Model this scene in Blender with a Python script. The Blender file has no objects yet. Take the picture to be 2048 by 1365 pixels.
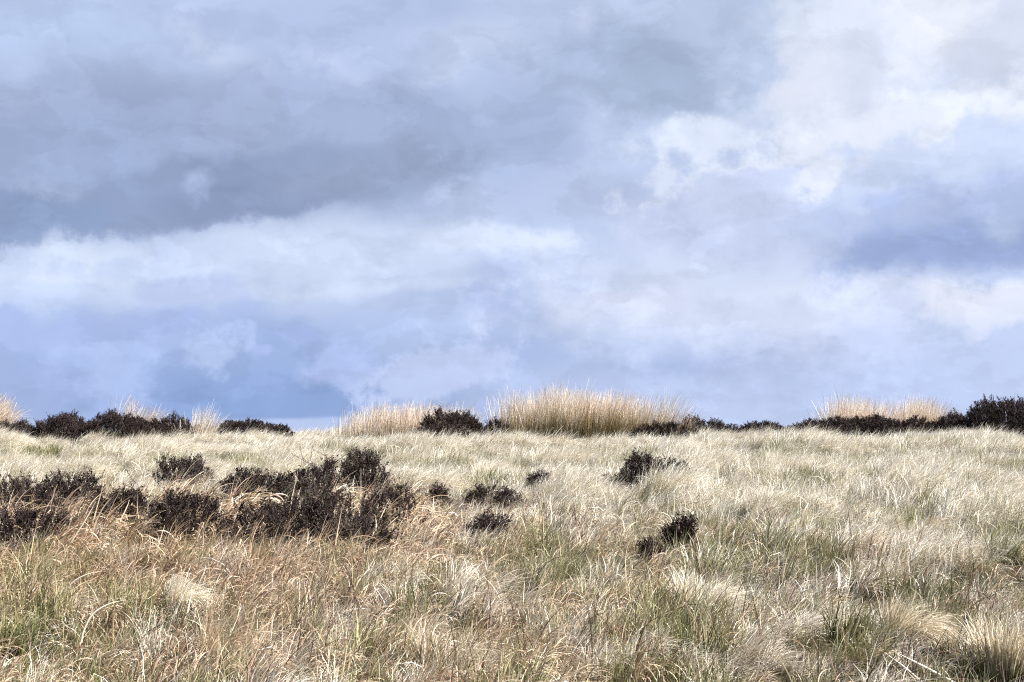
import bpy, math, random
import numpy as np
from mathutils import Vector, Matrix

random.seed(7)
RNG = np.random.default_rng(7)
scene = bpy.context.scene
COL = scene.collection
R = math.radians

# ------------------------------------------------------------------ camera
CAMZ, FPX, PITCH = 1.55, 2844.0, math.atan((873 - 682.5) / 2844.0)
cd = bpy.data.cameras.new("camera")
cd.sensor_width = 36.0
cd.lens = 50.0
cd.clip_start = 0.05
cd.clip_end = 20000
cam = bpy.data.objects.new("camera", cd)
cam.location = (0, 0, CAMZ)
cam.rotation_euler = (math.pi / 2 + PITCH, 0, 0)
COL.objects.link(cam)
scene.camera = cam

# ------------------------------------------------------------------ light
SUN_EL, SUN_AZ = R(46), R(90)          # azimuth clockwise from the view direction
sl = bpy.data.lights.new("sun", 'SUN')
sl.energy = 5.0
sl.angle = R(0.5)
sl.color = (1.0, 0.965, 0.915)
sun = bpy.data.objects.new("sun", sl)
sd = Vector((math.sin(SUN_AZ) * math.cos(SUN_EL), math.cos(SUN_AZ) * math.cos(SUN_EL), math.sin(SUN_EL)))
sun.rotation_euler = sd.to_track_quat('Z', 'Y').to_euler()
sun.location = sd * 60
COL.objects.link(sun)

scene.view_settings.view_transform = 'Standard'
scene.view_settings.look = 'None'
scene.view_settings.exposure = 1.42
scene.view_settings.gamma = 1.0
scene.render.film_transparent = False
scene.cycles.use_denoising = False      # keeps single blades of grass crisp
scene.cycles.pixel_filter_type = 'BLACKMAN_HARRIS'
scene.cycles.filter_width = 1.15


def lin(c):
    return tuple(((v / 255) / 12.92 if v / 255 <= 0.04045 else ((v / 255 + 0.055) / 1.055) ** 2.4) for v in c)


def ray(px, py):
    """direction of a point of the view, given in photograph pixels"""
    x, z = (px - 1024) / FPX, (682.5 - py) / FPX
    c, s = math.cos(PITCH), math.sin(PITCH)
    v = Vector((x, c - z * s, s + z * c))
    return v.normalized()


# ------------------------------------------------------------------ sky
world = bpy.data.worlds.new("World")
scene.world = world
world.use_nodes = True
nt = world.node_tree
nt.nodes.clear()


def N(kind, **kw):
    n = nt.nodes.new(kind)
    for k, v in kw.items():
        setattr(n, k, v)
    return n


def L(a, b):
    nt.links.new(a, b)


def M(op, a, b=None, c=None, clamp=False):
    n = N('ShaderNodeMath', operation=op, use_clamp=clamp)
    for i, v in enumerate((a, b, c)):
        if v is None:
            continue
        if isinstance(v, (int, float)):
            n.inputs[i].default_value = v
        else:
            L(v, n.inputs[i])
    return n.outputs[0]


def VM(op, a, b=None):
    n = N('ShaderNodeVectorMath', operation=op)
    for i, v in enumerate((a, b)):
        if v is None:
            continue
        if isinstance(v, (tuple, list)):
            n.inputs[i].default_value = v
        else:
            L(v, n.inputs[i])
    return n


def MIX(fac, a, b):
    n = N('ShaderNodeMix', data_type='RGBA')
    if isinstance(fac, (int, float)):
        n.inputs[0].default_value = fac
    else:
        L(fac, n.inputs[0])
    for i, v in ((6, a), (7, b)):
        if isinstance(v, tuple):
            n.inputs[i].default_value = (*v, 1)
        else:
            L(v, n.inputs[i])
    return n.outputs[2]


SKY_GAIN = 0.05                       # Background strength; cloud radiances are written times 1/SKY_GAIN
tc = N('ShaderNodeTexCoord')
sep = N('ShaderNodeSeparateXYZ')
L(tc.outputs['Generated'], sep.inputs[0])
azi = M('ARCTAN2', sep.outputs[0], sep.outputs[1])
ele = M('ARCSINE', sep.outputs[2])
K = 28.44                            # 1 unit = 1/28.44 rad
cmb = N('ShaderNodeCombineXYZ')
L(M('MULTIPLY', azi, K), cmb.inputs[0])
L(M('MULTIPLY', ele, K), cmb.inputs[1])
UV = cmb.outputs[0]


def fbm(vec, scale, detail=6, rough=0.5, off=(0, 0, 0), stretch=None):
    mp = N('ShaderNodeMapping')
    mp.inputs['Location'].default_value = off
    if stretch:
        mp.inputs['Scale'].default_value = stretch
    L(vec, mp.inputs[0])
    n = N('ShaderNodeTexNoise')
    n.inputs['Scale'].default_value = scale
    n.inputs['Detail'].default_value = detail
    n.inputs['Roughness'].default_value = rough
    L(mp.outputs[0], n.inputs['Vector'])
    return n


wn = fbm(UV, 0.55, 7, 0.52, (3.1, 7.7, 1.3))
w1 = VM('MULTIPLY', VM('SUBTRACT', wn.outputs['Color'], (0.5, 0.5, 0.5)).outputs[0], (1.35, .95, 0)).outputs[0]
wk = VM('SCALE', w1)
L(M('MULTIPLY_ADD', ele, 7.0, .12, clamp=True), wk.inputs['Scale'])
WUV = VM('ADD', UV, wk.outputs[0]).outputs[0]
en = fbm(UV, 1.15, 9, 0.60, (11.0, 2.0, 5.0))
edge = M('SUBTRACT', en.outputs['Fac'], 0.5)
en2 = fbm(UV, 0.42, 5, 0.5, (1.0, 22.0, 9.0), (0.6, 1.0, 1.0))
broad = M('SUBTRACT', en2.outputs['Fac'], 0.5)

# (x, y, rx, ry, rotation, softness, edge raggedness, colour, opacity): each a bank of cloud at an azimuth
# and elevation of the sky, back to front
BANKS = [
    # pale middle sky
    (150, 560, 420, 70, 0, .8, .3, (208, 221, 248), .85),
    (700, 510, 420, 70, 0, .8, .3, (212, 223, 248), .8),
    (1250, 560, 420, 90, 0, .8, .3, (208, 219, 247), .8),
    # low blue banks
    (420, 735, 900, 120, 0, .55, .35, (162, 182, 224), .95),
    (930, 640, 420, 85, 12, .6, .4, (181, 197, 232), .85),
    (1480, 735, 620, 75, 0, .7, .4, (184, 199, 233), .85),
    (500, 800, 430, 70, 0, .6, .3, (142, 167, 214), .95),
    (560, 715, 220, 60, 0, .7, .3, (152, 174, 219), .7),
    (90, 780, 200, 60, 0, .8, .5, (166, 184, 229), .8),
    (200, 660, 260, 35, 8, .7, .6, (172, 188, 232), .8),
    (1450, 722, 330, 26, 5, .9, .4, (168, 184, 224), .8),
    (1050, 700, 160, 40, 0, .9, .5, (172, 189, 228), .7),
    (985, 590, 60, 80, 0, .9, .4, (176, 190, 232), .7),
    (1700, 800, 500, 45, 0, .8, .5, (192, 206, 241), .8),
    (1150, 770, 260, 40, 0, .8, .5, (192, 206, 242), .7),
    # low cumulus
    (300, 690, 150, 20, 8, .5, .6, (176, 195, 236), .6),
    (230, 760, 60, 60, 35, .7, .6, (180, 197, 236), .6),
    (870, 745, 150, 62, 12, .30, .6, (195, 208, 243), .9),
    (675, 728, 78, 50, 8, .38, .55, (177, 193, 235), .85),
    (590, 672, 62, 18, 0, .5, .8, (172, 188, 234), .8),
    (440, 700, 80, 36, 10, .5, .9, (184, 201, 238), .8),
    (494, 686, 16, 30, -15, .5, .8, (180, 198, 238), .8),
    (520, 704, 26, 12, 0, .5, .5, (172, 188, 233), .9),
    (90, 770, 60, 40, 50, .9, .6, (176, 192, 235), .5),
    (640, 862, 560, 24, 0, .25, .05, (190, 205, 240), .8),
    # right-hand pale banks
    (1500, 610, 480, 95, 0, .6, .5, (216, 224, 247), .85),
    (1290, 610, 130, 40, 0, .8, .5, (220, 226, 247), .7),
    (1950, 615, 170, 55, 0, .45, .6, (230, 234, 249), .9),
    (1640, 570, 170, 40, 0, .6, .6, (222, 230, 250), .8),
    (1790, 625, 50, 45, 30, .7, .8, (204, 214, 243), .8),
    (1720, 690, 330, 40, 5, .9, .5, (200, 210, 240), .7),
    (1530, 445, 330, 118, 0, .28, .5, (200, 210, 239), .92),
    (1380, 545, 260, 40, 0, .8, .3, (214, 224, 248), .8),
    # brighter streaks at middle height
    (215, 460, 130, 62, 25, .45, .7, (220, 231, 251), .97),
    (1000, 478, 210, 32, 0, .5, .5, (218, 228, 250), .9),
    (520, 470, 360, 50, 0, .9, .5, (208, 220, 246), .8),
    (700, 578, 280, 16, 3, .9, .5, (216, 226, 249), .6),
    (110, 560, 180, 10, -2, .9, .3, (220, 229, 250), .5),
    (380, 575, 115, 32, 0, .45, .5, (187, 200, 234), .9),
    (5, 645, 62, 30, 0, .4, .6, (170, 186, 230), .9),
    # upper left veil
    (420, 90, 800, 190, 0, .6, .3, (184, 199, 232), .95),
    (150, 70, 260, 80, 0, .9, .4, (188, 205, 238), .8),
    (560, 60, 200, 55, 0, .9, .4, (178, 194, 228), .8),
    (960, 120, 130, 130, 0, .8, .5, (198, 209, 236), .9),
    (860, 15, 140, 45, 0, .8, .5, (174, 189, 222), .8),
    (460, 120, 150, 34, -35, .7, .6, (202, 213, 241), .8),
    (740, 180, 150, 26, -28, .7, .6, (200, 211, 240), .8),
    (830, 185, 50, 20, 20, .8, .6, (202, 213, 241), .8),
    # great grey bank, left
    (440, 290, 640, 160, 0, .4, .32, (162, 176, 207), .95),
    (150, 330, 330, 150, 0, .7, .3, (160, 176, 212), .8),
    (790, 290, 330, 120, 0, .5, .12, (160, 175, 206), .92),
    (655, 215, 105, 72, 0, .30, .6, (168, 183, 217), .85),
    (860, 255, 120, 72, -10, .35, .6, (166, 181, 214), .85),
    (460, 375, 460, 62, 8, .35, .35, (146, 162, 196), .95),
    (40, 430, 150, 60, 5, .35, .5, (143, 161, 197), .95),
    (520, 400, 190, 40, 8, .4, .4, (139, 154, 188), .9),
    (790, 335, 260, 62, 10, .6, .12, (154, 168, 198), .85),
    (402, 368, 24, 20, 40, 1.3, .9, (180, 195, 232), .8),
    # middle grey bank
    (1090, 392, 230, 62, 0, .35, .4, (184, 196, 227), .95),
    (1040, 250, 140, 140, 10, .7, .4, (170, 186, 219), .9),
    # top right bright bank
    (1800, 90, 460, 230, 0, .5, .35, (220, 227, 244), .95),
    (1860, 45, 90, 80, 0, .8, .5, (236, 238, 249), .8),
    (1590, 170, 90, 70, 0, .9, .5, (226, 230, 244), .7),
    (1900, 180, 120, 60, 30, .9, .5, (212, 221, 245), .7),
    # second grey bank, centre top
    (1330, 90, 240, 180, -8, .3, .45, (186, 200, 228), .95),
    (1260, 150, 210, 110, -15, .4, .4, (166, 182, 210), .92),
    (1160, 120, 60, 70, 0, .9, .4, (176, 191, 222), .7),
    (1150, 30, 25, 40, -15, .8, .6, (204, 214, 241), .8),
    # bright gaps, right
    (1700, 285, 360, 70, 14, .5, .6, (233, 238, 252), .95),
    (1400, 290, 160, 42, 0, .6, .7, (226, 233, 251), .85),
    (1960, 240, 160, 55, 25, .5, .6, (235, 240, 253), .9),
    (1330, 365, 40, 60, -25, .5, .7, (224, 231, 250), .85),
    (1560, 345, 150, 28, 18, .45, .8, (205, 217, 245), .9),
    (1640, 345, 62, 48, 15, .3, .7, (230, 235, 251), .9),
    (1450, 400, 130, 56, 20, .22, .7, (203, 213, 241), .9),
    # blue bank, right
    (1880, 380, 230, 110, 12, .30, .5, (204, 216, 243), .95),
    (1990, 300, 90, 80, 20, .4, .5, (206, 218, 245), .9),
    (1940, 450, 285, 98, 4, .6, .5, (174, 189, 226), .92),
    (1935, 492, 240, 50, 3, .7, .5, (154, 171, 213), .9),
    (1770, 395, 45, 20, 0, .9, .6, (178, 194, 234), .7),
    (2010, 445, 30, 38, 0, .8, .4, (186, 201, 232), .7),
]

colr = None
ramp_t = M('MULTIPLY_ADD', ele, 1.9, 0.1, clamp=True)
colr = MIX(ramp_t, lin((196, 210, 242)), lin((192, 205, 234)))
for (x, y, rx, ry, rot, soft, rag, c, op) in BANKS:
    d = ray(x, y)
    u, v = math.atan2(d.x, d.y) * K, math.asin(d.z) * K
    p = VM('SUBTRACT', WUV, (u, v, 0)).outputs[0]
    if rot:
        rn = N('ShaderNodeVectorRotate', rotation_type='Z_AXIS')
        rn.inputs['Angle'].default_value = -R(rot)
        L(p, rn.inputs[0])
        p = rn.outputs[0]
    q = VM('MULTIPLY', p, (100 / rx, 100 / ry, 0)).outputs[0]
    ln = VM('LENGTH', q).outputs['Value']
    size = math.sqrt(rx * ry)
    dist = M('MULTIPLY_ADD', edge, -rag * 4.6 * min(1.0, 60 / size + .45), ln)
    mr = N('ShaderNodeMapRange', interpolation_type='SMOOTHSTEP')
    mr.inputs['From Min'].default_value = 1.0 + soft * 0.6
    mr.inputs['From Max'].default_value = 1.0 - soft * 1.0
    mr.inputs['To Min'].default_value = 0
    mr.inputs['To Max'].default_value = op
    L(dist, mr.inputs['Value'])
    colr = MIX(mr.outputs[0], colr, lin(c))
# fine and broad modulation of thickness
bn = fbm(WUV, 0.62, 8, 0.58, (5.0, 31.0, 2.0), (0.75, 1.25, 1.0))
bs = N('ShaderNodeMapRange', interpolation_type='SMOOTHSTEP')
L(bn.outputs['Fac'], bs.inputs['Value'])
bs.inputs['From Min'].default_value = .515
bs.inputs['From Max'].default_value = .57
bn2 = fbm(WUV, 0.9, 8, 0.58, (15.0, 3.0, 2.0), (0.6, 1.4, 1.0))
bs2 = N('ShaderNodeMapRange', interpolation_type='SMOOTHSTEP')
L(bn2.outputs['Fac'], bs2.inputs['Value'])
bs2.inputs['From Min'].default_value = .50
bs2.inputs['From Max'].default_value = .60
br = M('ADD', M('MULTIPLY_ADD', edge, 0.26, .985), M('MULTIPLY', broad, 0.13))
br = M('MULTIPLY_ADD', bs.outputs[0], .07, br)
br = M('MULTIPLY_ADD', bs2.outputs[0], -.06, br)
sc_ = VM('SCALE', colr)
L(M('MULTIPLY', br, 7.85), sc_.inputs['Scale'])
clouds = VM('MULTIPLY', sc_.outputs[0], (.972, .988, .997)).outputs[0]

nish = N('ShaderNodeTexSky', sky_type='NISHITA')
nish.sun_disc = False
nish.sun_elevation = SUN_EL
nish.sun_rotation = SUN_AZ
nish.air_density = 1.0
nish.dust_density = 1.0
# the rest of the sky: broken cloud over the blue
rest = M('MULTIPLY_ADD', M('ADD', edge, M('MULTIPLY', broad, 1.5)), 3.0, 0.25, clamp=True)
other = MIX(rest, nish.outputs[0], tuple(v * 8.0 for v in lin((155, 170, 202))))
far1 = N('ShaderNodeMapRange', interpolation_type='SMOOTHSTEP')
L(M('ABSOLUTE', azi), far1.inputs['Value'])
far1.inputs['From Min'].default_value = 0.50
far1.inputs['From Max'].default_value = 0.95
far2 = N('ShaderNodeMapRange', interpolation_type='SMOOTHSTEP')
L(ele, far2.inputs['Value'])
far2.inputs['From Min'].default_value = 0.42
far2.inputs['From Max'].default_value = 0.75
far = M('MAXIMUM', far1.outputs[0], far2.outputs[0])
fin = MIX(far, clouds, other)
bg = N('ShaderNodeBackground')
L(fin, bg.inputs[0])
bg.inputs[1].default_value = SKY_GAIN
wo = N('ShaderNodeOutputWorld')
L(bg.outputs[0], wo.inputs[0])
world.cycles.sampling_method = 'MANUAL'
world.cycles.sample_map_resolution = 512

# ------------------------------------------------------------------ noise and ground height
_P = np.random.default_rng(3).random((256, 256))


def vnoise(x, y, s, seed=0):
    x = np.asarray(x, float) * s + seed * 17.31
    y = np.asarray(y, float) * s + seed * 9.77
    xi, yi = np.floor(x).astype(int), np.floor(y).astype(int)
    fx, fy = x - xi, y - yi
    fx, fy = fx * fx * (3 - 2 * fx), fy * fy * (3 - 2 * fy)
    g = lambda a, b: _P[a % 256, b % 256]
    return (g(xi, yi) * (1 - fx) + g(xi + 1, yi) * fx) * (1 - fy) + (g(xi, yi + 1) * (1 - fx) + g(xi + 1, yi + 1) * fx) * fy


def fnoise(x, y, s, oct=3, seed=0):
    t, a, n = 0, 1, 0
    for i in range(oct):
        t = t + a * vnoise(x, y, s * 2 ** i, seed + i)
        n += a
        a *= .5
    return t / n


def base_z(y):
    y = np.asarray(y, float)
    a, b, w, yc = .0577, .06, 1.2, 26.5
    z = a * y - (a + b) * w * np.logaddexp(0, (y - yc) / w)
    z = z + b * 40 * np.logaddexp(0, (y - 420) / 40)          # levels out far beyond the crest
    z = z + a * 20 * np.logaddexp(0, (-y - 60) / 20)           # and behind
    return z


def ground_z(x, y):
    x, y = np.asarray(x, float), np.asarray(y, float)
    z = base_z(y)
    near = np.exp(-np.maximum(0, np.hypot(x, y - 17) - 18) / 10)
    z = z + near * (0.30 * (fnoise(x, y, 1.15, 2, 1) - .5) + 0.30 * (fnoise(x, y, .30, 2, 5) - .5))
    far = 1 - np.exp(-np.maximum(0, np.hypot(x, y) - 60) / 150)
    return z + far * 5 * (fnoise(x, y, .006, 3, 9) - .6)


def at(px, py):
    """the point of the ground seen at a photograph pixel"""
    d = ray(px, py)
    t = 3.0
    while t < 40:
        p = d * t
        if p.z + CAMZ < float(base_z(p.y)):
            break
        t += 0.02
    return p.x, p.y


def world_at(px, dist):
    d = ray(px, 873)
    return d.x / d.y * dist, dist


def top_z(py, y):
    d = ray(1024, py)
    return CAMZ + d.z / d.y * y


def project(x, y, z):
    c, s = math.cos(PITCH), math.sin(PITCH)
    zz = z - CAMZ
    dep, up = y * c + zz * s, -y * s + zz * c
    return 1024 + FPX * x / dep, 682.5 - FPX * up / dep


# ------------------------------------------------------------------ materials
def new_mat(name):
    global nt
    m = bpy.data.materials.new(name)
    m.use_nodes = True
    nt = m.node_tree
    nt.nodes.clear()
    return m


def attr(name, kind='GEOMETRY'):
    return N('ShaderNodeAttribute', attribute_name=name, attribute_type=kind)


def RAMP(fac, stops):
    n = N('ShaderNodeValToRGB')
    cr = n.color_ramp
    while len(cr.elements) < len(stops):
        cr.elements.new(0.5)
    for e, (p, c) in zip(cr.elements, stops):
        e.position = p
        e.color = (*c, 1)
    L(fac, n.inputs[0])
    return n.outputs[0]


def leaf_shader(color, translucency, rough, spec=0.35):
    p = N('ShaderNodeBsdfPrincipled')
    L(color, p.inputs['Base Color'])
    p.inputs['Roughness'].default_value = rough
    p.inputs['Specular IOR Level'].default_value = spec
    o = N('ShaderNodeOutputMaterial')
    if translucency:
        t = N('ShaderNodeBsdfTranslucent')
        L(color, t.inputs[0])
        mx = N('ShaderNodeMixShader')
        mx.inputs[0].default_value = translucency
        L(p.outputs[0], mx.inputs[1])
        L(t.outputs[0], mx.inputs[2])
        L(mx.outputs[0], o.inputs[0])
    else:
        L(p.outputs[0], o.inputs[0])


def blade_mat(name, dry, green, transl=.25, rough=.5, inst=True, split=.5, spec=.35, width=.35):
    """dry: list of colours picked per blade; green: root colour reaching up by tone"""
    m = new_mat(name)
    t, r = attr('t'), attr('rnd')
    tone = attr('tone', 'INSTANCER' if inst else 'GEOMETRY')
    n = len(dry)
    dcol = RAMP(r.outputs['Fac'], [((i + .5) / n, c) for i, c in enumerate(dry)])
    gcol = RAMP(r.outputs['Fac'], [(0.1, green[0]), (.6, green[1]), (.95, green[2])])
    # green climbs the blade by its tone and its own chance
    lim = M('ADD', M('MULTIPLY', tone.outputs['Fac'], 1.35), M('MULTIPLY_ADD', r.outputs['Fac'], .5, -.25 - (1 - split)))
    mr = N('ShaderNodeMapRange', interpolation_type='SMOOTHSTEP')
    L(M('SUBTRACT', t.outputs['Fac'], lim), mr.inputs['Value'])
    mr.inputs['From Min'].default_value = -width / 2
    mr.inputs['From Max'].default_value = width / 2
    c = MIX(mr.outputs[0], gcol, dcol)
    # rust tint of whole patches
    rust = attr('rust', 'INSTANCER' if inst else 'GEOMETRY')
    rc = RAMP(r.outputs['Fac'], [(0, (.34, .18, .085)), (.5, (.52, .34, .19)), (1, (.17, .085, .05))])
    c = MIX(M('MULTIPLY', rust.outputs['Fac'], .5), c, rc)
    leaf_shader(c, transl, rough, spec)
    return m


MAT_GRASS = blade_mat("pale_grass", [(.88, .82, .69), (.68, .61, .48), (.92, .88, .78), (.52, .45, .34), (.92, .89, .81), (.80, .73, .60), (.38, .34, .25)],
                      [(.085, .09, .05), (.21, .205, .12), (.42, .39, .28)], transl=.12)
MAT_MOOR = blade_mat("bent_grass", [(.62, .46, .29), (.80, .67, .48), (.30, .18, .11), (.84, .74, .57), (.46, .33, .21), (.72, .59, .42), (.22, .12, .08)],
                     [(.055, .07, .018), (.13, .15, .04), (.30, .26, .11)], transl=.12, rough=.42, spec=.5, split=.42)
MAT_GREEN = blade_mat("green_grass", [(.22, .21, .085), (.38, .35, .18), (.58, .51, .33), (.14, .14, .055)],
                      [(.035, .05, .013), (.09, .115, .03), (.17, .19, .06)], transl=.15, split=.5)
MAT_DEAD = blade_mat("dead_stems", [(.10, .05, .04), (.18, .10, .075), (.30, .2, .13), (.07, .05, .04)],
                     [(.10, .10, .05), (.10, .06, .05), (.12, .1, .06)], transl=0, rough=.6)
MAT_RUSH = blade_mat("dry_rush", [(.70, .56, .42), (.88, .80, .69), (.76, .65, .52), (.90, .84, .77), (.50, .36, .25), (.86, .78, .68)],
                     [(.12, .13, .05), (.24, .20, .09), (.40, .28, .14)], transl=.15, inst=False, split=.5)


def heather_mat():
    m = new_mat("heather_foliage")
    t, r = attr('t'), attr('rnd')
    c1 = RAMP(r.outputs['Fac'], [(0, (.005, .003, .003)), (.5, (.014, .008, .007)), (.8, (.038, .021, .019)), (.94, (.13, .085, .075)), (1, (.045, .05, .02))])
    tone = attr('tone')
    c2 = MIX(M('MULTIPLY', tone.outputs['Fac'], .42), c1, (.13, .095, .088))
    leaf_shader(c2, .08, .75, .12)
    return m


def stem_mat():
    m = new_mat("heather_wood")
    n = fbm(N('ShaderNodeTexCoord').outputs['Object'], 30, 3)
    c = RAMP(n.outputs['Fac'], [(.3, (.03, .022, .02)), (.7, (.13, .105, .095))])
    leaf_shader(c, 0, .8, .2)
    return m


MAT_HEATHER = heather_mat()
MAT_WOOD = stem_mat()

m = new_mat("peaty_ground")
tcg = N('ShaderNodeTexCoord')
n1 = fbm(tcg.outputs['Object'], 1.3, 6, .6)
n2 = fbm(tcg.outputs['Object'], 28, 6, .7, (4, 4, 0))
c = RAMP(n2.outputs['Fac'], [(.3, (.018, .014, .008)), (.5, (.05, .042, .022)), (.7, (.13, .11, .06))])
geo = N('ShaderNodeSeparateXYZ')
L(tcg.outputs['Object'], geo.inputs[0])
dd = N('ShaderNodeMapRange')
L(VM('LENGTH', tcg.outputs['Object']).outputs['Value'], dd.inputs['Value'])
dd.inputs['From Min'].default_value = 30
dd.inputs['From Max'].default_value = 45
farc = RAMP(n1.outputs['Fac'], [(.35, (.12, .12, .06)), (.5, (.40, .35, .22)), (.65, (.52, .46, .31))])
c = MIX(dd.outputs[0], c, farc)
p = N('ShaderNodeBsdfPrincipled')
L(c, p.inputs['Base Color'])
p.inputs['Roughness'].default_value = .95
p.inputs['Specular IOR Level'].default_value = .1
bp = N('ShaderNodeBump')
bp.inputs['Strength'].default_value = .6
bp.inputs['Distance'].default_value = .04
L(n2.outputs['Fac'], bp.inputs['Height'])
L(bp.outputs[0], p.inputs['Normal'])
o = N('ShaderNodeOutputMaterial')
L(p.outputs[0], o.inputs[0])
MAT_GROUND = m


# ------------------------------------------------------------------ mesh helpers
def make_mesh(name, verts, quads, mat, attrs=None):
    me = bpy.data.meshes.new(name)
    verts = np.ascontiguousarray(verts, np.float32).reshape(-1, 3)
    quads = np.ascontiguousarray(quads, np.int32).reshape(-1, 4)
    me.vertices.add(len(verts))
    me.vertices.foreach_set('co', verts.ravel())
    me.loops.add(quads.size)
    me.loops.foreach_set('vertex_index', quads.ravel())
    me.polygons.add(len(quads))
    me.polygons.foreach_set('loop_start', np.arange(0, quads.size, 4, dtype=np.int32))
    me.update(calc_edges=True)
    for k, a in (attrs or {}).items():
        at_ = me.attributes.new(k, 'FLOAT', 'POINT')
        at_.data.foreach_set('value', np.ascontiguousarray(a, np.float32).ravel())
    me.materials.append(mat)
    return me


def tag(o, label=None, cat=None, group=None, kind=None):
    if label:
        o['label'] = label
    if cat:
        o['category'] = cat
    if group:
        o['group'] = group
    if kind:
        o['kind'] = kind


def put(name, me, parent=None, loc=(0, 0, 0)):
    o = bpy.data.objects.new(name, me)
    o.location = loc
    COL.objects.link(o)
    if parent:
        o.parent = parent
    return o


def blades(root, length, lean, th0, th1, width, S=5, curl=1.6, twist=.5, rng=RNG, rnd=None, taper=.8):
    """ribbons that rise from root, bending over from angle th0 to th1 towards the compass angle lean"""
    n = len(length)
    k = np.arange(S) + .5
    th = th0[:, None] + (th1 - th0)[:, None] * ((k / S) ** curl)[None, :]
    step = (length / S)[:, None]
    hx = np.concatenate([np.zeros((n, 1)), np.cumsum(np.sin(th) * step, 1)], 1)
    hz = np.concatenate([np.zeros((n, 1)), np.cumsum(np.cos(th) * step, 1)], 1)
    wob = rng.normal(0, .35, (n, 1)) * (np.arange(S + 1) / S)[None, :] ** 2
    az = lean[:, None] + wob
    pts = np.stack([root[:, 0:1] + hx * np.cos(az), root[:, 1:2] + hx * np.sin(az), root[:, 2:3] + hz], -1)
    tw = lean + math.pi / 2 + rng.normal(0, twist, n)
    t = np.arange(S + 1) / S
    w = width[:, None] * .5 * np.clip((1 - t ** 2.2), .12, 1)[None, :] ** taper * (0.55 + .45 * np.minimum(1, t * 4))[None, :]
    side = np.stack([np.cos(tw), np.sin(tw), rng.normal(0, .25, n)], -1)[:, None, :] * w[..., None]
    v = np.stack([pts - side, pts + side], 2)               # n, S+1, 2, 3
    b = np.arange(n)[:, None] * (S + 1) * 2 + np.arange(S)[None, :] * 2
    q = np.stack([b, b + 1, b + 3, b + 2], -1)
    tt = np.broadcast_to(t[None, :, None], (n, S + 1, 2))
    if rnd is None:
        rnd = rng.random(n)
    rr = np.broadcast_to(rnd[:, None, None], (n, S + 1, 2))
    return v.reshape(-1, 3), q.reshape(-1, 4), tt.ravel(), rr.ravel()


def join_parts(parts):
    vs, qs, ts, rs, off = [], [], [], [], 0
    for v, q, t, r in parts:
        vs.append(v)
        qs.append(q + off)
        ts.append(t)
        rs.append(r)
        off += len(v)
    return np.concatenate(vs), np.concatenate(qs), np.concatenate(ts), np.concatenate(rs)


# ------------------------------------------------------------------ ground sheet
def axis(lo, hi, step, far, grow=1.22):
    a = list(np.arange(lo, hi + 1e-6, step))
    s = step
    while a[-1] < far:
        s *= grow
        a.append(a[-1] + s)
    s = step
    b = []
    x = lo
    while x > -far:
        s *= grow
        x -= s
        b.append(x)
    return np.array(b[::-1] + a)


gx, gy = axis(-14, 14, .14, 6000), axis(4, 31, .14, 6000)
GX, GY = np.meshgrid(gx, gy)
GZ = ground_z(GX, GY)
nx, ny = len(gx), len(gy)
ii = (np.arange(ny - 1)[:, None] * nx + np.arange(nx - 1)[None, :])
gq = np.stack([ii, ii + 1, ii + nx + 1, ii + nx], -1)
g = put("ground", make_mesh("ground", np.stack([GX, GY, GZ], -1), gq, MAT_GROUND))
g.data.polygons.foreach_set('use_smooth', np.ones(len(g.data.polygons), bool))
tag(g, kind='structure')

# ------------------------------------------------------------------ heather
FOOT = []          # footprints: x, y, rx, ry, how much grass stays


def tubes(p0, p1, r0, r1, rnd):
    """three-sided tapered twigs"""
    n = len(p0)
    d = p1 - p0
    d = d / (np.linalg.norm(d, axis=1, keepdims=True) + 1e-9)
    a = np.cross(d, np.array([.3, .5, .81]))
    a /= np.linalg.norm(a, axis=1, keepdims=True) + 1e-9
    b = np.cross(d, a)
    rings = []
    for P, r in ((p0, r0), (p1, r1)):
        for j in range(3):
            an = j * 2 * math.pi / 3
            rings.append(P + (a * math.cos(an) + b * math.sin(an)) * np.reshape(r, (-1, 1)))
    v = np.stack(rings, 1)
    base = np.arange(n)[:, None] * 6
    q = np.stack([np.stack([base[:, 0] + j, base[:, 0] + (j + 1) % 3, base[:, 0] + 3 + (j + 1) % 3, base[:, 0] + 3 + j], -1) for j in range(3)], 1)
    t = np.tile(np.array([0, 0, 0, 1, 1, 1.]), (n, 1))
    return v.reshape(-1, 3), q.reshape(-1, 4), t.ravel(), np.repeat(rnd, 6)


def leaves(P, D, size, rng, rnd):
    """small leaf quads at P pointing roughly along D"""
    n = len(P)
    d = D + rng.normal(0, .75, (n, 3))
    d /= np.linalg.norm(d, axis=1, keepdims=True) + 1e-9
    s = np.cross(d, rng.normal(0, 1, (n, 3)))
    s /= np.linalg.norm(s, axis=1, keepdims=True) + 1e-9
    l = (size * rng.uniform(.6, 1.4, n))[:, None]
    w = l * .30
    v = np.stack([P - s * w * .4, P + s * w * .4, P + d * l + s * w, P + d * l - s * w], 1)
    q = np.arange(n)[:, None] * 4 + np.arange(4)[None, :]
    return v.reshape(-1, 3), q, np.tile([0, 0, 1, 1.], (n, 1)).ravel(), np.repeat(rnd, 4)


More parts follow.
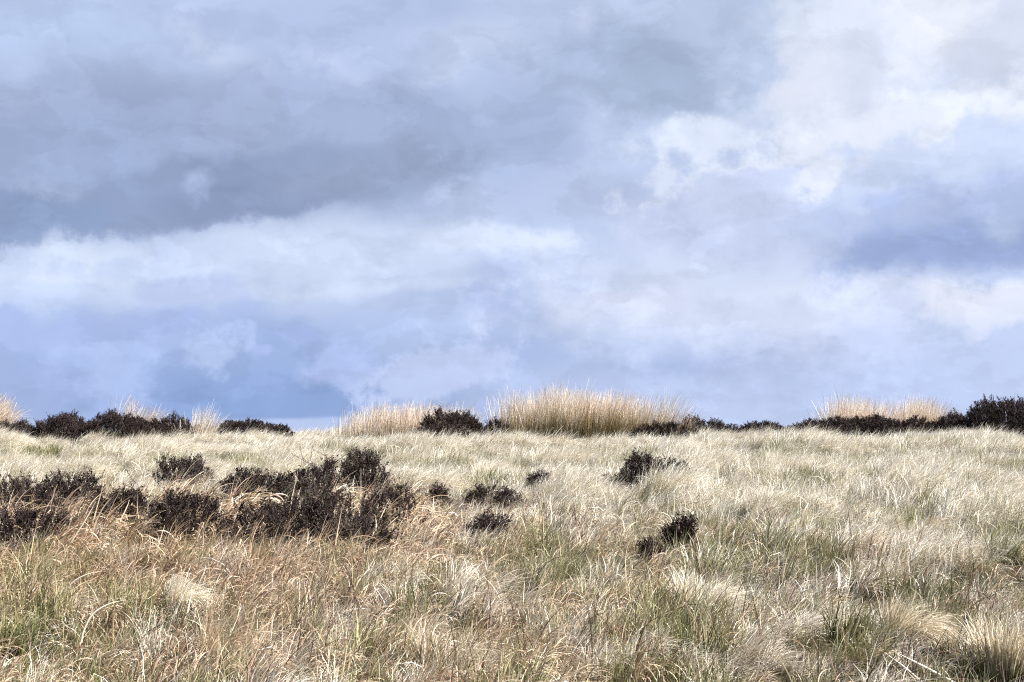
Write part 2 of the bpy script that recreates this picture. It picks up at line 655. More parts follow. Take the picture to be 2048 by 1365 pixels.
def heather(label, x0, x1, ytop, ybase=None, dist=None, depth=None, dens=1.0, skew=0.0, open_=0.0, keep=.1, leaf=.012, spikes=.12, tone=.0, twigs=0):
    rng = np.random.default_rng(int(x0 * 7 + ytop * 13 + 11))
    cx = (x0 + x1) / 2
    if dist is None:
        X, Y = at(cx, ybase)
    else:
        X, Y = world_at(cx, dist)
    Z = float(ground_z(X, Y)) - .02
    rx = (x1 - x0) / 2 / FPX * Y * 1.02
    ry = depth or min(rx * 1.2, .6)
    H = max(.12, top_z(ytop, Y) - Z) * .93
    root = bpy.data.objects.new("heather_bush", None)
    root.empty_display_size = .2
    root.location = (X, Y, Z)
    COL.objects.link(root)
    tag(root, label, "heather", "heather bushes on the moor")
    area = math.pi * rx * ry
    n = int((230 * area + 60) * dens * (.6 + H))
    # shoots start near the centre line and end on a lumpy dome
    a = rng.uniform(0, 2 * math.pi, n)
    rr = np.sqrt(rng.uniform(0, 1, n))
    ux, uy = rr * np.cos(a), rr * np.sin(a)
    prof = np.clip(1 - rr ** 3.6, 0, 1) ** .5
    lump = .30 + 1.0 * fnoise(ux * rx + X, uy * ry * .5 + Y, 2.6, 3, 4) + .12 * (fnoise(ux * rx + X, uy * ry, 9, 2, 8) - .5)
    lump = lump / (np.percentile(lump * prof, 98) + 1e-6)
    hz = H * np.clip(prof * lump * (1 + skew * ux), .08, 1.03)
    fill = rng.uniform(0, 1, n)
    hz = hz * np.where(fill < .35, rng.uniform(.35, .95, n), 1)       # inner shoots
    sp = rng.random(n) < spikes
    hz = hz * np.where(sp, rng.uniform(1.02, 1.15, n), 1)
    tip = np.stack([ux * rx * 1.02, uy * ry, hz], 1)
    if open_:
        keepm = fnoise(tip[:, 0] + X * 3, tip[:, 2] * 2, 7, 2, 2) > open_ * .8
        tip, hz, ux, uy = tip[keepm], hz[keepm], ux[keepm], uy[keepm]
        n = len(tip)
    b0 = np.stack([tip[:, 0] * rng.uniform(.45, .75, n), tip[:, 1] * rng.uniform(.45, .75, n), np.zeros(n)], 1)
    mid = b0 * .45 + tip * .55 + rng.normal(0, .02, (n, 3)) + np.array([0, 0, 1]) * (hz * .08)[:, None]
    LP, LD, LR = [], [], []
    bare = rng.random(n) < .13                       # dead leafless shoots
    tip[bare] *= 1.06
    stems = [tubes(b0, mid, np.full(n, .0045), np.full(n, .003), rng.random(n)),
             tubes(mid, tip, np.full(n, .003), np.full(n, .0018), rng.random(n))]

    def clothe(pa, pb, per, k0=0.0):
        pa, pb = pa[~bare], pb[~bare]
        m = len(pa)
        s = rng.uniform(k0, 1, (m, per))
        P = pa[:, None, :] + (pb - pa)[:, None, :] * s[..., None] + rng.normal(0, .006, (m, per, 3))
        D = (pb - pa) / (np.linalg.norm(pb - pa, axis=1, keepdims=True) + 1e-9)
        LP.append(P.reshape(-1, 3))
        LD.append(np.repeat(D, per, 0))
        LR.append(np.where(rng.random(m * per) < .6, np.repeat(rng.random(m), per), rng.random(m * per)))

    clothe(mid, tip, 22, .1)
    for j in range(5):
        s = rng.uniform(.3, .98, n)
        pa = mid + (tip - mid) * s[:, None]
        ang = rng.uniform(0, 2 * math.pi, n)
        sl_ = rng.uniform(.03, .085, n) * (0.7 + .6 * min(1, H))
        pb = pa + np.stack([np.cos(ang) * sl_ * .65 + ux * .02, np.sin(ang) * sl_ * .65, sl_ * rng.uniform(.5, 1.25, n)], 1)
        stems.append(tubes(pa, pb, np.full(n, .0018), np.full(n, .001), rng.random(n)))
        clothe(pa, pb, 15)
    P = np.concatenate(LP)
    v, q, t, r = leaves(P, np.concatenate(LD), leaf, rng, np.concatenate(LR))
    tn = np.repeat(np.clip(fnoise(P[:, 0] + X, P[:, 2] + P[:, 1], 6, 2, 3) * 1.6 - .6 + tone, 0, 1), 4)
    put("foliage", make_mesh("heather_foliage", v, q, MAT_HEATHER, {'t': t, 'rnd': r, 'tone': tn}), root)
    # woody limbs from one crown
    ml = max(5, int(10 * area + 5))
    pick = rng.choice(n, ml, replace=False) if n > ml else np.arange(n)
    st = np.stack([tip[pick, 0] * .3, tip[pick, 1] * .3, np.zeros(len(pick))], 1)
    stems.append(tubes(st, mid[pick], np.full(len(pick), .011), np.full(len(pick), .005), rng.random(len(pick))))
    # bare gnarled twigs standing clear on the left of the bush
    for k in range(twigs):
        pcur = np.array([[-rx * rng.uniform(.85, 1.7), -.15 + rng.normal(0, .05), H * .35]])
        dcur = np.array([[rng.normal(-.15, .35), rng.normal(0, .2), 1.0]])
        rad = .008
        for s in range(6):
            dcur = dcur + rng.normal(0, .55, (1, 3)) * np.array([1, .5, .2])
            dcur[0, 2] = abs(dcur[0, 2]) * .7 + .3
            nxt = pcur + dcur / np.linalg.norm(dcur) * H * .17
            stems.append(tubes(pcur, nxt, np.array([rad]), np.array([rad * .8]), np.array([.5])))
            if s > 1:
                e = nxt + rng.normal(0, .035, (1, 3)) + np.array([[0, 0, .025]])
                stems.append(tubes(nxt, e, np.array([rad * .6]), np.array([.0015]), np.array([.5])))
            pcur, rad = nxt, rad * .8
    v, q, t, r = join_parts(stems)
    put("stems", make_mesh("heather_stems", v, q, MAT_WOOD, {'t': t, 'rnd': r}), root)
    FOOT.append((X, Y, rx, ry, keep))
    return root


# the dark line of bushes along the crest, left to right
heather("low grey-brown heather at the left end of the crest, under the orange rush clump", -30, 78, 842, dist=25.6, tone=.35, leaf=.015)
heather("pointed dark heather bush on the crest right of the leftmost rush clump", 44, 200, 823, dist=25.8, skew=.25, leaf=.015)
heather("rounded dark heather bush on the crest, just left of the small pale rush tuft", 152, 288, 820, dist=25.9, leaf=.015)
heather("low dark heather in front of the small pale rush tuft on the crest", 236, 352, 841, dist=25.4, leaf=.015)
heather("dark heather bush on the crest between the small rush tuft and the spiky one", 276, 406, 827, dist=25.9, skew=.15, leaf=.015)
heather("low heather sloping away on the right of the spiky rush tuft", 436, 548, 838, dist=26.3, skew=-.3, leaf=.015)
heather("smallest strip of heather at the left of the bare gap in the crest", 506, 586, 848, dist=26.5, leaf=.015)
heather("domed dark heather bush in front of the right end of the low rush bed", 828, 980, 818, dist=25.0, depth=.7, leaf=.015)
heather("low dark heather spreading down the slope below the domed bush on the crest", 856, 948, 845, ybase=905, leaf=.015, keep=.25)
heather("small dark heather squeezed between the domed bush and the tallest rush bed", 966, 1022, 836, dist=25.4, leaf=.015)
heather("low dark heather in front of the right end of the tallest rush bed", 1256, 1386, 844, dist=25.2, leaf=.015, depth=.35)
heather("grey-topped heather leaning off the right shoulder of the tallest rush bed", 1346, 1420, 832, dist=26.3, tone=.4, leaf=.015)
heather("long low heather with an upright sprig, next right of the grey-topped crest heather", 1372, 1506, 840, dist=25.7, leaf=.015, twigs=0)
heather("flat low heather on the crest, third strip to the right of the tallest rush bed", 1462, 1572, 843, dist=26.0, leaf=.015)
heather("low dark heather at the left foot of the right-hand rush bed", 1560, 1706, 840, dist=25.4, leaf=.015, skew=.25)
heather("broad dark heather mass in front of the right-hand rush bed", 1636, 1872, 830, dist=25.0, depth=.7, leaf=.015)
heather("small dark heather at the right foot of the right-hand rush bed", 1855, 1945, 824, dist=25.4, leaf=.015)
heather("tallest dark heather bush on the crest, cut off at the right edge", 1906, 2140, 790, dist=25.3, skew=.2, leaf=.015, depth=.8)

# clumps part way down the slope
heather("dark heather bush standing alone above the left heather patch, with a bare twig on top", 296, 436, 908, ybase=1000, keep=.55, twigs=1, spikes=.25, open_=.40, dens=.8)
heather("heather at the upper left with a rounded top, right of the frame edge", 78, 212, 934, ybase=1035, skew=-.1, keep=.45, open_=.32)
heather("dark heather running off the left edge below the pale slope", -50, 130, 948, ybase=1060, keep=.4, open_=.26, dens=.95)
heather("low heather thatched with bent grass at the left edge, nearest the camera", -40, 160, 1015, ybase=1105, keep=.55, open_=.26, dens=.95)
heather("small heather mound between the left edge clump and the twiggy lone bush", 176, 306, 978, ybase=1076, keep=.25, open_=.18, dens=1.1)
heather("wide dark heather mound directly below the lone bush with the bare twig", 288, 450, 978, ybase=1088, keep=.55, open_=.25, dens=.95)
heather("small rounded heather at the upper left of the main dark thicket", 440, 586, 938, ybase=1040, keep=.4, open_=.32)
heather("square-topped heather bush in the middle of the main thicket skyline", 540, 690, 917, ybase=1035, keep=.35, spikes=.08, open_=.3)
heather("ball-shaped heather bush with bare gnarled twigs beside it, top of the main thicket", 680, 782, 896, ybase=1005, keep=.2, spikes=.04, twigs=7)
heather("broad heather filling the front left of the main thicket", 430, 650, 990, ybase=1092, keep=.6, depth=.5, dens=.85, open_=.28)
heather("reddish heather filling the front middle of the main thicket under straw blades", 580, 780, 975, ybase=1088, keep=.6, dens=.75, open_=.36, tone=.25, depth=.5)
heather("heather at the right end of the main thicket, thinning into the grass", 715, 846, 968, ybase=1066, keep=.6, tone=.3, open_=.38, dens=.75)
heather("low sprawling heather in green grass below the main thicket", 610, 810, 1040, ybase=1118, keep=.75, open_=.3, dens=.7)
heather("small grey-brown heather just right of the main thicket", 846, 904, 968, ybase=1022, keep=.6, tone=.45, open_=.38, dens=.8)
heather("small heather in the middle of the row right of the main thicket", 926, 1004, 970, ybase=1022, keep=.6, tone=.4, open_=.36, dens=.8)
heather("faint low heather at the right end of the row beside the main thicket", 990, 1046, 982, ybase=1022, keep=.85, tone=.5, open_=.5, dens=.5)
heather("sparse two-headed heather alone in grass below the centre of the slope", 926, 1026, 1022, ybase=1078, keep=.6, tone=.35, open_=.42, dens=.8)
heather("tiny dark heather sprig left of the forked heather on the right slope", 1048, 1108, 944, ybase=1000, keep=.55, open_=.35)
heather("low heather at the left foot of the forked heather on the right slope", 1182, 1248, 952, ybase=1002, keep=.6, skew=.2, open_=.4, dens=.8)
heather("dark heather with seed-like sprigs on top, largest on the right slope", 1226, 1350, 910, ybase=1012, keep=.25, skew=-.3, spikes=.35, open_=.26, dens=1.0)
heather("right arm of the sprigged heather on the right slope, drooping over grass", 1320, 1400, 920, ybase=1008, keep=.3, skew=-.4, spikes=.3, open_=.2)
heather("small low heather far right of the sprigged heather, among pale grass", 1452, 1506, 938, ybase=978, keep=.6, tone=.2, open_=.3)
heather("dark heather bush in grass on the lower right slope", 1316, 1394, 1036, ybase=1118, keep=.3, skew=.3, open_=.25, dens=1.1)
heather("little spiky heather at the lower left of the lower right bush", 1278, 1328, 1086, ybase=1130, keep=.5, spikes=.35, open_=.35, dens=.9)


# ------------------------------------------------------------------ rushes
def rush(label, name, spans, dist, n, lean=.18, depth=.5, splay=.10, tone=.45, keep=.05, fade=0):
    """spans: list of (x px, top y px) giving the height of the bed along its width"""
    xs = np.array([s[0] for s in spans], float)
    ys = np.array([s[1] for s in spans], float)
    rng = np.random.default_rng(int(xs[0] + 1000))
    cx = xs.mean()
    X, Y = world_at(cx, dist)
    Z = float(ground_z(X, Y)) - .03
    root = bpy.data.objects.new(name, None)
    root.empty_display_size = .3
    root.location = (X, Y, Z)
    COL.objects.link(root)
    tag(root, label, "rushes", "rush clumps along the crest")
    for part, cnt, k in (("dry_stalks", n, 0), ("green_stalks", n // 3, 1)):
        px = rng.uniform(xs[0], xs[-1], cnt)
        # stalks grow in tight tufts
        tuf = np.sort(rng.uniform(xs[0], xs[-1], max(3, int((xs[-1] - xs[0]) / 9))))
        px = .6 * px + .4 * tuf[rng.integers(0, len(tuf), cnt)] + rng.normal(0, 3, cnt)
        h = np.interp(px, xs, np.array([float(top_z(y, dist)) for y in ys])) - Z
        x = (px - cx) / FPX * dist
        y = rng.uniform(-depth, depth, cnt)
        length = h * (1 - .55 * rng.random(cnt) ** 1.1) * 1.06
        length = np.where(rng.random(cnt) < .05, length * rng.uniform(1.05, 1.22, cnt), length)
        if k:
            length = length * rng.uniform(.45, .75, cnt)
        x = x - length * lean * .8
        length = length * (1 + .14 * (fnoise(px, y * 9, .045, 2, 33) - .5) * 2)
        u = (px - xs[0]) / (xs[-1] - xs[0]) * 2 - 1
        lx = lean + splay * u * 2 * np.abs(u) + rng.normal(0, .14, cnt)
        ly = rng.normal(0, .12, cnt)
        ang = np.arctan2(ly, lx)
        mag = np.clip(np.hypot(lx, ly), 0, .9)
        rootp = np.stack([x, y, np.array([float(v) for v in ground_z(x + X, y + Y)]) - Z - .02], 1)
        v, q, t, r = blades(rootp, length, ang, mag * .55, mag * rng.uniform(1.1, 3.4, cnt), rng.uniform(.0045, .008, cnt), S=5, curl=1.5, twist=1.2, rng=rng, taper=.5)
        tn = np.full(len(t), tone if not k else 1.3)
        ru = np.repeat(np.clip(fnoise(x + X, y, 2.5, 2, 6) * 1.4 - .5, 0, .6), 12)
        put(part, make_mesh("rush_" + part, v, q, MAT_RUSH, {'t': t, 'rnd': r, 'tone': tn, 'rust': ru * (0 if k else .6)}), root)
    FOOT.append((X, Y, (xs[-1] - xs[0]) / 2 / FPX * dist * .95, depth, keep))
    return root


rush("orange rush clump blown rightwards at the left edge of the crest", "rush_clump", [(-70, 786), (0, 790), (30, 802), (40, 840)], 26.0, 2400, lean=.35, tone=.15)
rush("small pale rush tuft rising behind heather, second clump from the left", "rush_clump", [(242, 800), (270, 803), (320, 812), (350, 832)], 26.7, 1000, lean=.32, tone=.15)
rush("spiky rush tuft with stray curved stalks, third clump from the left", "rush_clump", [(370, 832), (392, 812), (415, 804), (435, 818), (448, 845)], 26.0, 380, lean=.22, splay=.35, tone=.25)
rush("low pale rush bed left of the domed heather bush", "rush_bed", [(668, 852), (690, 822), (740, 812), (800, 806), (860, 808), (930, 808), (960, 820), (968, 845)], 26.6, 3800, lean=.2, tone=.2)
rush("tallest and widest rush bed, orange-topped with olive foot, right of centre", "rush_bed", [(978, 846), (996, 802), (1022, 792), (1100, 789), (1180, 791), (1260, 792), (1335, 786), (1368, 794), (1388, 840)], 25.9, 6800, lean=.17, tone=.82, depth=.7)
rush("pale rush bed fanning left behind the broad heather mass", "rush_bed", [(1624, 845), (1650, 812), (1690, 798), (1730, 798), (1770, 804), (1812, 812)], 26.6, 2500, lean=.12, splay=.22, tone=.25)
rush("pale orange rush bed beside the tallest heather at the right", "rush_bed", [(1776, 808), (1810, 802), (1850, 793), (1890, 800), (1918, 830)], 26.7, 2300, lean=.2, splay=.15, tone=.2)


# ------------------------------------------------------------------ tussocks as things
def tussock(label, px, py, wpx, hpx, n, lean, tone, mat, rust=0.0, spread=.6, keep=.3, wid=(.003, .0075), bend=1.5):
    rng = np.random.default_rng(int(px * 3 + py))
    X, Y = at(px, py)
    Z = float(ground_z(X, Y)) - .01
    rad = wpx / 2 / FPX * Y
    H = hpx / FPX * Y
    a = rng.uniform(0, 2 * math.pi, n)
    rr = np.sqrt(rng.random(n)) * rad * .45
    root = np.stack([rr * np.cos(a), rr * np.sin(a), np.zeros(n)], 1)
    length = H * rng.uniform(.45, 1.35, n)
    dx = np.cos(lean) * 1.0 + np.cos(a) * spread + rng.normal(0, .25, n)
    dy = np.sin(lean) * 1.0 + np.sin(a) * spread + rng.normal(0, .25, n)
    az = np.arctan2(dy, dx)
    mg = np.clip(np.hypot(dx, dy), .2, 1.6)
    v, q, t, r = blades(root, length, az, mg * .22, mg * bend * rng.uniform(.5, 1.1, n), rng.uniform(*wid, n), S=7, curl=1.4, twist=.8, rng=rng)
    o = put("grass_tussock", make_mesh("grass_tussock", v, q, mat, {'t': t, 'rnd': r, 'tone': np.full(len(t), tone), 'rust': np.full(len(t), rust)}), None, (X, Y, Z))
    tag(o, label, "tussock", "grass tussocks in the foreground and on the slope")
    FOOT.append((X, Y, rad * .5, rad * .5, keep))
    return o


def own(name, mat_args):
    return blade_mat(name, *mat_args, inst=False)


MAT_T1 = blade_mat("tussock_straw", [(.70, .60, .44), (.84, .76, .61), (.46, .36, .25), (.80, .72, .56), (.30, .26, .13)],
                   [(.08, .085, .03), (.20, .19, .07), (.34, .31, .14)], inst=False, split=.5)
MAT_T2 = blade_mat("tussock_white", [(.86, .80, .66), (.78, .70, .55), (.90, .86, .76), (.64, .56, .44)],
                   [(.10, .13, .06), (.20, .23, .10), (.32, .33, .17)], inst=False, split=.5)
tussock("straw tussock combed rightwards over a dark hollow near the bottom right", 1800, 1316, 170, 105, 1000, -.2, .50, MAT_T1, bend=2.0)
tussock("big olive tussock with upright brown tips at the bottom right edge", 2010, 1350, 230, 112, 900, 1.0, .58, MAT_T1, spread=.9, bend=1.2)
tussock("smooth pale tussock like combed hair on the upper right slope", 1560, 965, 120, 62, 900, .1, .35, MAT_T2)
tussock("green-footed round tussock on the centre slope, right of the main heather thicket", 975, 968, 110, 50, 800, .3, .62, MAT_T2, spread=.9)
tussock("whitest flattened tussock among bent grass at the lower left", 355, 1205, 120, 70, 1000, .1, .25, MAT_T2, bend=2.2)
tussock("spreading straw tussock at the bottom, left of centre", 880, 1362, 220, 100, 900, .7, .42, MAT_T1, spread=1.0, bend=2.2)
tussock("dark-stemmed tussock at the bottom left with blades fanning right", 430, 1330, 150, 110, 500, -.4, .45, MAT_T1, rust=.6, bend=2.0)
tussock("pale straw tussock fanning over green grass on the right of centre", 1400, 1250, 200, 90, 1000, .6, .50, MAT_T2, spread=.9)


# ------------------------------------------------------------------ long single stalks
def stalk(label, name, pts, w0, mat, rnd, tone=0.0, rust=0.0, y=None):
    """one long blade along photograph points, upright in its own plane at the distance of its foot"""
    X, Y = at(*pts[0]) if y is None else world_at(pts[0][0], y)
    P = []
    for (a, b) in pts:
        d = ray(a, b)
        P.append(np.array([d.x / d.y * Y, Y, CAMZ + d.z / d.y * Y]))
    n = 14
    u = np.linspace(0, len(P) - 1, n)
    P = np.array(P)
    C = np.stack([np.interp(u, np.arange(len(P)), P[:, k]) for k in range(3)], 1)
    for _ in range(3):
        C[1:-1] = (C[:-2] + 2 * C[1:-1] + C[2:]) / 4
    C[:, 1] += np.linspace(0, .12, n) ** 1.0
    C[0, 2] = float(ground_z(C[0, 0], C[0, 1])) - .02
    O = C[0].copy()
    d = np.gradient(C, axis=0)
    d /= np.linalg.norm(d, axis=1, keepdims=True)
    s = np.cross(d, np.array([0, -.8, .6]))
    s /= np.linalg.norm(s, axis=1, keepdims=True)
    nrm = np.cross(s, d)
    w = (w0 / 2 * np.clip(1 - (np.linspace(0, 1, n)) ** 3, .15, 1))[:, None]
    ring = np.stack([C - s * w, C + nrm * w * .45, C + s * w, C - nrm * w * .2], 1) - O
    b = np.arange(n - 1)[:, None] * 4
    q = np.concatenate([np.stack([b[:, 0] + j, b[:, 0] + (j + 1) % 4, b[:, 0] + 4 + (j + 1) % 4, b[:, 0] + 4 + j], -1) for j in range(4)])
    N_ = n * 4
    t = np.repeat(np.linspace(0, 1, n), 4)
    o = put(name, make_mesh(name, ring, q, mat, {'t': t, 'rnd': np.full(N_, rnd), 'tone': np.full(N_, tone), 'rust': np.full(N_, rust)}), None, tuple(O))
    tag(o, label, name.replace('_', ' '))


GRP = "long stalks standing out of the grass"
stalk("long pale stalk lying across the bottom right corner, upper of two", "grass_stalk", [(1925, 1375), (1860, 1340), (1800, 1310)], .014, MAT_T2, .62, tone=-.6)
stalk("long pale stalk at the bottom right, lower and left of its neighbour", "grass_stalk", [(1850, 1370), (1815, 1338), (1778, 1310)], .011, MAT_T2, .62, tone=-.6)
stalk("straight brown dead stem standing alone below the centre of the slope", "dead_stem", [(1088, 1108), (1087, 1070), (1086, 1022)], .011, MAT_RUSH, .02, tone=-.5, rust=.9)
stalk("long tan blade slanting up out of the rusty grass at the left", "bent_stalk", [(108, 1140), (138, 1085), (165, 1040), (182, 1005)], .020, MAT_T1, .12, tone=.1)
stalk("tan blade arching over to the right in the lower left grass", "bent_stalk", [(112, 1222), (120, 1190), (140, 1163), (168, 1150), (192, 1146)], .014, MAT_T1, .35, tone=-.3)
stalk("pale blade arching over the left of centre foreground", "bent_stalk", [(160, 1280), (175, 1232), (205, 1212), (240, 1205)], .013, MAT_T2, .4, tone=-.3)
stalk("curled pale blade hooked over in the lower right grass", "bent_stalk", [(1612, 1330), (1615, 1285), (1640, 1272), (1655, 1290)], .010, MAT_T1, .4, tone=-.3)
stalk("brown arching stem bowed leftwards on the right slope", "dead_stem", [(1530, 1150), (1548, 1122), (1575, 1112), (1590, 1120)], .009, MAT_RUSH, .02, tone=-.5, rust=1.0)

# ------------------------------------------------------------------ grass as stuff
PROTO = {}


def protos(key, count, mat, n, rad, hmin, hmax, th0, th1, wmin, wmax, S=5, spread=.5, lean_sd=.5, curl=1.5, twist=.7):
    c = bpy.data.collections.new(key)
    for i in range(count):
        rng = np.random.default_rng(hash(key) % 1 + i * 31 + len(key) * 7)
        a = rng.uniform(0, 2 * math.pi, n)
        rr = np.sqrt(rng.random(n)) * rad
        root = np.stack([rr * np.cos(a), rr * np.sin(a), np.full(n, -.02)], 1)
        hm = rng.uniform(.85, 1.15)
        length = (hmin + (hmax - hmin) * rng.beta(2, 2, n)) * hm
        dx = 1.0 + np.cos(a) * spread * (rr / rad) + rng.normal(0, lean_sd, n)
        dy = np.sin(a) * spread * (rr / rad) + rng.normal(0, lean_sd, n)
        az = np.arctan2(dy, dx)
        mg = np.clip(np.hypot(dx, dy), .15, 1.7)
        v, q, t, r = blades(root, length, az, mg * th0 * rng.uniform(.3, 1.3, n), mg * th1 * rng.uniform(.45, 1.25, n), rng.uniform(wmin, wmax, n), S=S, curl=curl, twist=twist, rng=rng)
        o = bpy.data.objects.new(key, make_mesh(key, v, q, mat, {'t': t, 'rnd': r}))
        c.objects.link(o)
    PROTO[key] = (c, count)


def scatter(name, key, x, y, scale, rotz, tilt, tone, rust, label):
    c, count = PROTO[key]
    n = len(x)
    z = ground_z(x, y)
    me = bpy.data.meshes.new(name + "_points")
    me.vertices.add(n)
    me.vertices.foreach_set('co', np.stack([x, y, z], -1).astype(np.float32).ravel())
    for k, a, ty in (('scl', scale, 'FLOAT'), ('tone', tone, 'FLOAT'), ('rust', rust, 'FLOAT')):
        me.attributes.new(k, ty, 'POINT').data.foreach_set('value', np.ascontiguousarray(a, np.float32))
    me.attributes.new('idx', 'INT', 'POINT').data.foreach_set('value', RNG.integers(0, count, n).astype(np.int32))
    rot = np.stack([RNG.normal(0, .06, n), tilt, rotz], -1).astype(np.float32)
    me.attributes.new('rot', 'FLOAT_VECTOR', 'POINT').data.foreach_set('vector', rot.ravel())
    o = put(name, me)
    g = bpy.data.node_groups.new(name + "_spread", 'GeometryNodeTree')
    g.interface.new_socket('Geometry', in_out='INPUT', socket_type='NodeSocketGeometry')
    g.interface.new_socket('Geometry', in_out='OUTPUT', socket_type='NodeSocketGeometry')
    gi, go = g.nodes.new('NodeGroupInput'), g.nodes.new('NodeGroupOutput')
    ci = g.nodes.new('GeometryNodeCollectionInfo')
    ci.inputs['Collection'].default_value = c
    ci.inputs['Separate Children'].default_value = True
    ci.inputs['Reset Children'].default_value = True
    ip = g.nodes.new('GeometryNodeInstanceOnPoints')
    ip.inputs['Pick Instance'].default_value = True

    def na(nm, ty):
        k = g.nodes.new('GeometryNodeInputNamedAttribute')
        k.data_type = ty
        k.inputs['Name'].default_value = nm
        return k.outputs['Attribute']
    g.links.new(gi.outputs[0], ip.inputs['Points'])
    g.links.new(ci.outputs[0], ip.inputs['Instance'])
    g.links.new(na('idx', 'INT'), ip.inputs['Instance Index'])
    g.links.new(na('rot', 'FLOAT_VECTOR'), ip.inputs['Rotation'])
    g.links.new(na('scl', 'FLOAT'), ip.inputs['Scale'])
    g.links.new(ip.outputs[0], go.inputs[0])
    md = o.modifiers.new("spread", 'NODES')
    md.node_group = g
    tag(o, label, "grass", None, 'stuff')
    return o


def field(per_m2, y0, y1, pad=1.3):
    n = int(per_m2 * (y1 - y0) * (2 * (.36 * y1 * 1.06 + pad)))
    y = RNG.uniform(y0, y1, n)
    x = RNG.uniform(-1, 1, n) * (.36 * y1 * 1.06 + pad)
    ok = np.abs(x) < .36 * y * 1.06 + pad
    return x[ok], y[ok]


def outside(x, y, strength=1.0):
    """chance that grass grows here, given the bushes"""
    pr = np.ones(len(x))
    for (a, b, rx, ry, k) in FOOT:
        d = np.hypot((x - a) / rx, (y - b) / ry)
        pr = np.where(d < 1, np.minimum(pr, k + (1 - k) * np.clip((d - .75) / .25, 0, 1) * .6), pr)
    return pr


def blob(px, py, cx, cy, rx, ry):
    return np.exp(-(((px - cx) / rx) ** 2 + ((py - cy) / ry) ** 2))


# hollows and greener flushes on the slope
GREEN = [(60, 1200, 110, 70), (310, 1230, 70, 70), (330, 925, 90, 16), (470, 930, 60, 14), (880, 935, 90, 18), (960, 900, 50, 9), (1060, 1095, 110, 45), (1450, 1090, 60, 40),
         (1390, 1130, 50, 40), (980, 965, 60, 14), (1330, 1220, 90, 45), (1900, 1330, 120, 60), (1680, 1270, 80, 50), (1250, 925, 60, 12), (700, 1090, 110, 26), (1920, 950, 40, 22),
         (1560, 905, 40, 10), (1180, 905, 60, 9), (90, 905, 60, 8), (1600, 960, 60, 16), (2010, 1060, 50, 50), (1600, 1090, 120, 45), (1830, 1190, 110, 50), (1120, 1130, 60, 40), (860, 1180, 60, 50), (200, 1340, 120, 30)]
RUST = [(250, 1125, 330, 40), (90, 1130, 200, 60), (520, 1130, 220, 50), (1000, 1240, 120, 50), (420, 1300, 90, 50), (620, 1220, 120, 60), (1690, 1100, 80, 30), (1600, 1330, 120, 30)]


def tones(x, y):
    px, py = project(x, y, ground_z(x, y) + .12)
    g = sum(blob(px, py, a, b, c * .75, d * .75) for a, b, c, d in GREEN) * np.clip(2.2 * fnoise(x, y, 2.2, 2, 70) - .5, 0, 1)
    r = sum(blob(px, py, *p) for p in RUST)
    return px, py, np.clip(g, 0, 1), np.clip(r, 0, 1)


protos('fine_tuft', 24, MAT_GRASS, 84, .075, .18, .38, .35, 1.75, .0034, .0060, S=6, spread=.5, lean_sd=.30, curl=1.3)
protos('straw_tuft', 12, MAT_GRASS, 60, .09, .12, .30, .35, 1.3, .0040, .0066, S=4, spread=.8, lean_sd=.6)
protos('bent_tuft', 24, MAT_MOOR, 24, .07, .18, .42, .30, 2.9, .0065, .0128, S=11, spread=.45, lean_sd=.30, curl=1.7, twist=.9)
protos('green_tuft', 10, MAT_GREEN, 60, .09, .10, .24, .2, .9, .0034, .0060, S=4, spread=.7, lean_sd=.6)
protos('dead_tuft', 14, MAT_DEAD, 6, .10, .16, .40, .2, 1.3, .0030, .0065, S=7, spread=.6, lean_sd=.6, twist=1.2)

def hollow(x, y, py):
    f = np.clip((py - 1030) / 90, 0, 1)
    return 1 - f * (1 - np.clip(-.45 + 2.9 * fnoise(x, y, 1.7, 2, 80), .12, 1.15))


# 1. fine pale grass over the whole slope
x, y = field(58, 5.6, 29.5)
px, py, gr, ru = tones(x, y)
lumps = fnoise(x, y, 1.15, 2, 1)
den = np.where(py > 1040, np.clip(.16 + (px - 400) / 2000, .10, .52), 1.0) * np.clip(.45 + 1.1 * lumps, 0, 1)
den *= 1 - .7 * ((px < 850) & (py > 985) & (py < 1100))
ok = RNG.random(len(x)) < outside(x, y) * den * (1 - .5 * gr) * hollow(x, y, py) * 1.15
x, y, px, py, gr, ru, lumps = [a[ok] for a in (x, y, px, py, gr, ru, lumps)]
n = len(x)
big = fnoise(x, y, .55, 2, 12)
tone = np.clip(.40 + .9 * (big - .5) - .75 * (lumps - .5) + .50 * gr + RNG.normal(0, .10, n), 0, 1.1)
tone = tone + .30 * np.clip((py - 1060) / 150, 0, 1)
tone = tone - .30 * np.clip((1010 - py) / 120, 0, 1) * (1 - .4 * np.clip((px - 1100) / 900, 0, 1))
scale = (.50 + 1.15 * (lumps - .2)) * RNG.uniform(.75, 1.15, n) * (1 - .2 * gr) * np.interp(y, [6, 12, 17, 24], [.66, .9, 1, .86])
rz = .9 * (fnoise(x, y, .8, 2, 20) - .5) + RNG.normal(0, .35, n)
ws = .22 + .3 * (fnoise(x, y, .5, 1, 30) - .5)
scatter("grass", 'fine_tuft', x, y, scale, rz, np.clip(ws + RNG.normal(0, .12, n), -.2, .6), tone, np.clip(ru * .5 + .30 * np.clip((py - 1040) / 120, 0, 1) + RNG.normal(0, .12, n), 0, 1), "fine pale straw-coloured grass combed to the right over the whole slope")

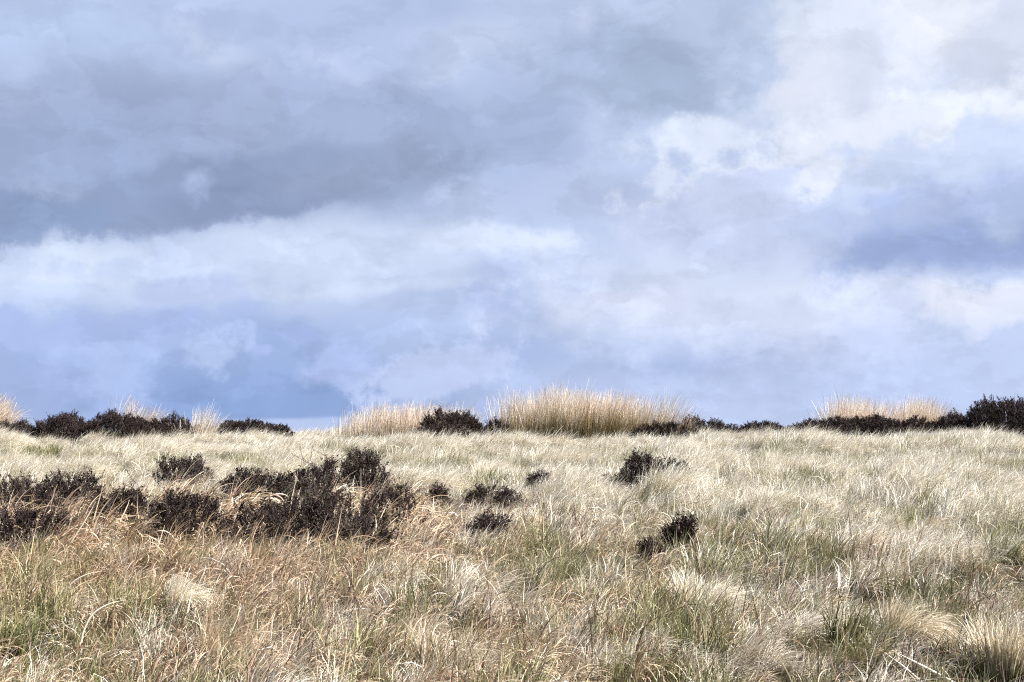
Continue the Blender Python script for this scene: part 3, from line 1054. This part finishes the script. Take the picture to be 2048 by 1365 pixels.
# 2. coarser straw tufts, more of them lower down
x, y = field(12, 5.6, 20)
px, py, gr, ru = tones(x, y)
ok = RNG.random(len(x)) < outside(x, y) * (1 - .3 * gr) * hollow(x, y, py)
x, y, px, py, gr, ru = [a[ok] for a in (x, y, px, py, gr, ru)]
n = len(x)
scatter("straw_grass", 'straw_tuft', x, y, RNG.uniform(.7, 1.25, n) * np.interp(y, [6, 12], [.75, 1]), RNG.normal(0, .9, n), RNG.normal(.1, .15, n), np.clip(.45 + .5 * gr + RNG.normal(0, .15, n), 0, 1.1), ru * .6, "coarser short straw grass between the tufts of the lower slope")

# 3. broad bent blades, thick at the lower left
x, y = field(56, 5.4, 18)
px, py, gr, ru = tones(x, y)
w = np.clip(1.25 - px / 1500, .10, 1) * np.clip((py - 985) / 90, 0, 1)
w = np.maximum(w, .55 * np.clip((py - 1180) / 120, 0, 1) * np.clip(1.5 - px / 1500, .25, 1))
thick = np.clip((870 - px) / 60, 0, 1) * np.clip((py - 975) / 30, 0, 1) * np.clip((1110 - py) / 30, 0, 1)
w = np.maximum(w, .5 * thick)
w = w * np.clip(-.25 + .6 * thick + 2.4 * fnoise(x, y, 1.3, 2, 40), 0.05, 1.3)
ok = RNG.random(len(x)) < w * np.maximum(outside(x, y), np.where(py > 985, .5, .25))
x, y, px, py, gr, ru, thick = [a[ok] for a in (x, y, px, py, gr, ru, thick)]
n = len(x)
scatter("bent_grass", 'bent_tuft', x, y, RNG.uniform(.6, 1.15, n) * np.interp(y, [6, 12], [.72, 1]) * (1 + .35 * thick), RNG.normal(.0, .4, n), RNG.normal(.10, .15, n), np.clip(.52 + .35 * gr + RNG.normal(0, .15, n), 0, 1), np.clip(ru * .9 + RNG.normal(0, .15, n), 0, 1), "broad tan and reddish blades bent over in arcs across the lower slope")

# 4. short green grass beneath
x, y = field(34, 5.4, 22)
px, py, gr, ru = tones(x, y)
w = np.clip(.35 + 1.1 * gr + .9 * (fnoise(x, y, .9, 2, 50) - .45), 0.1, 1)
ok = RNG.random(len(x)) < w * outside(x, y)
x, y, px, py, gr, ru = [a[ok] for a in (x, y, px, py, gr, ru)]
n = len(x)
scatter("green_grass", 'green_tuft', x, y, RNG.uniform(.75, 1.3, n) * (1 + .35 * gr), RNG.normal(0, .9, n), RNG.normal(.05, .15, n), np.clip(.5 + .4 * gr + RNG.normal(0, .2, n), 0, 1.2), ru * .15, "short green grass showing in the hollows between pale tufts")

# 5. thin dead stems
x, y = field(46, 5.6, 18)
px, py, gr, ru = tones(x, y)
w = np.clip((py - 940) / 160, 0, 1) * np.clip(.3 + 1.4 * fnoise(x, y, .7, 2, 60) - .2, 0, 1)
ok = RNG.random(len(x)) < w
x, y, px, py = [a[ok] for a in (x, y, px, py)]
n = len(x)
scatter("dead_stems", 'dead_tuft', x, y, RNG.uniform(.6, 1.15, n), RNG.normal(0, 1.3, n), RNG.normal(.1, .2, n), np.full(n, .1), np.clip(1.6 * fnoise(x, y, 1.1, 2, 90) - .5, 0, 1), "thin dark brown dead stems scattered through the lower grass")
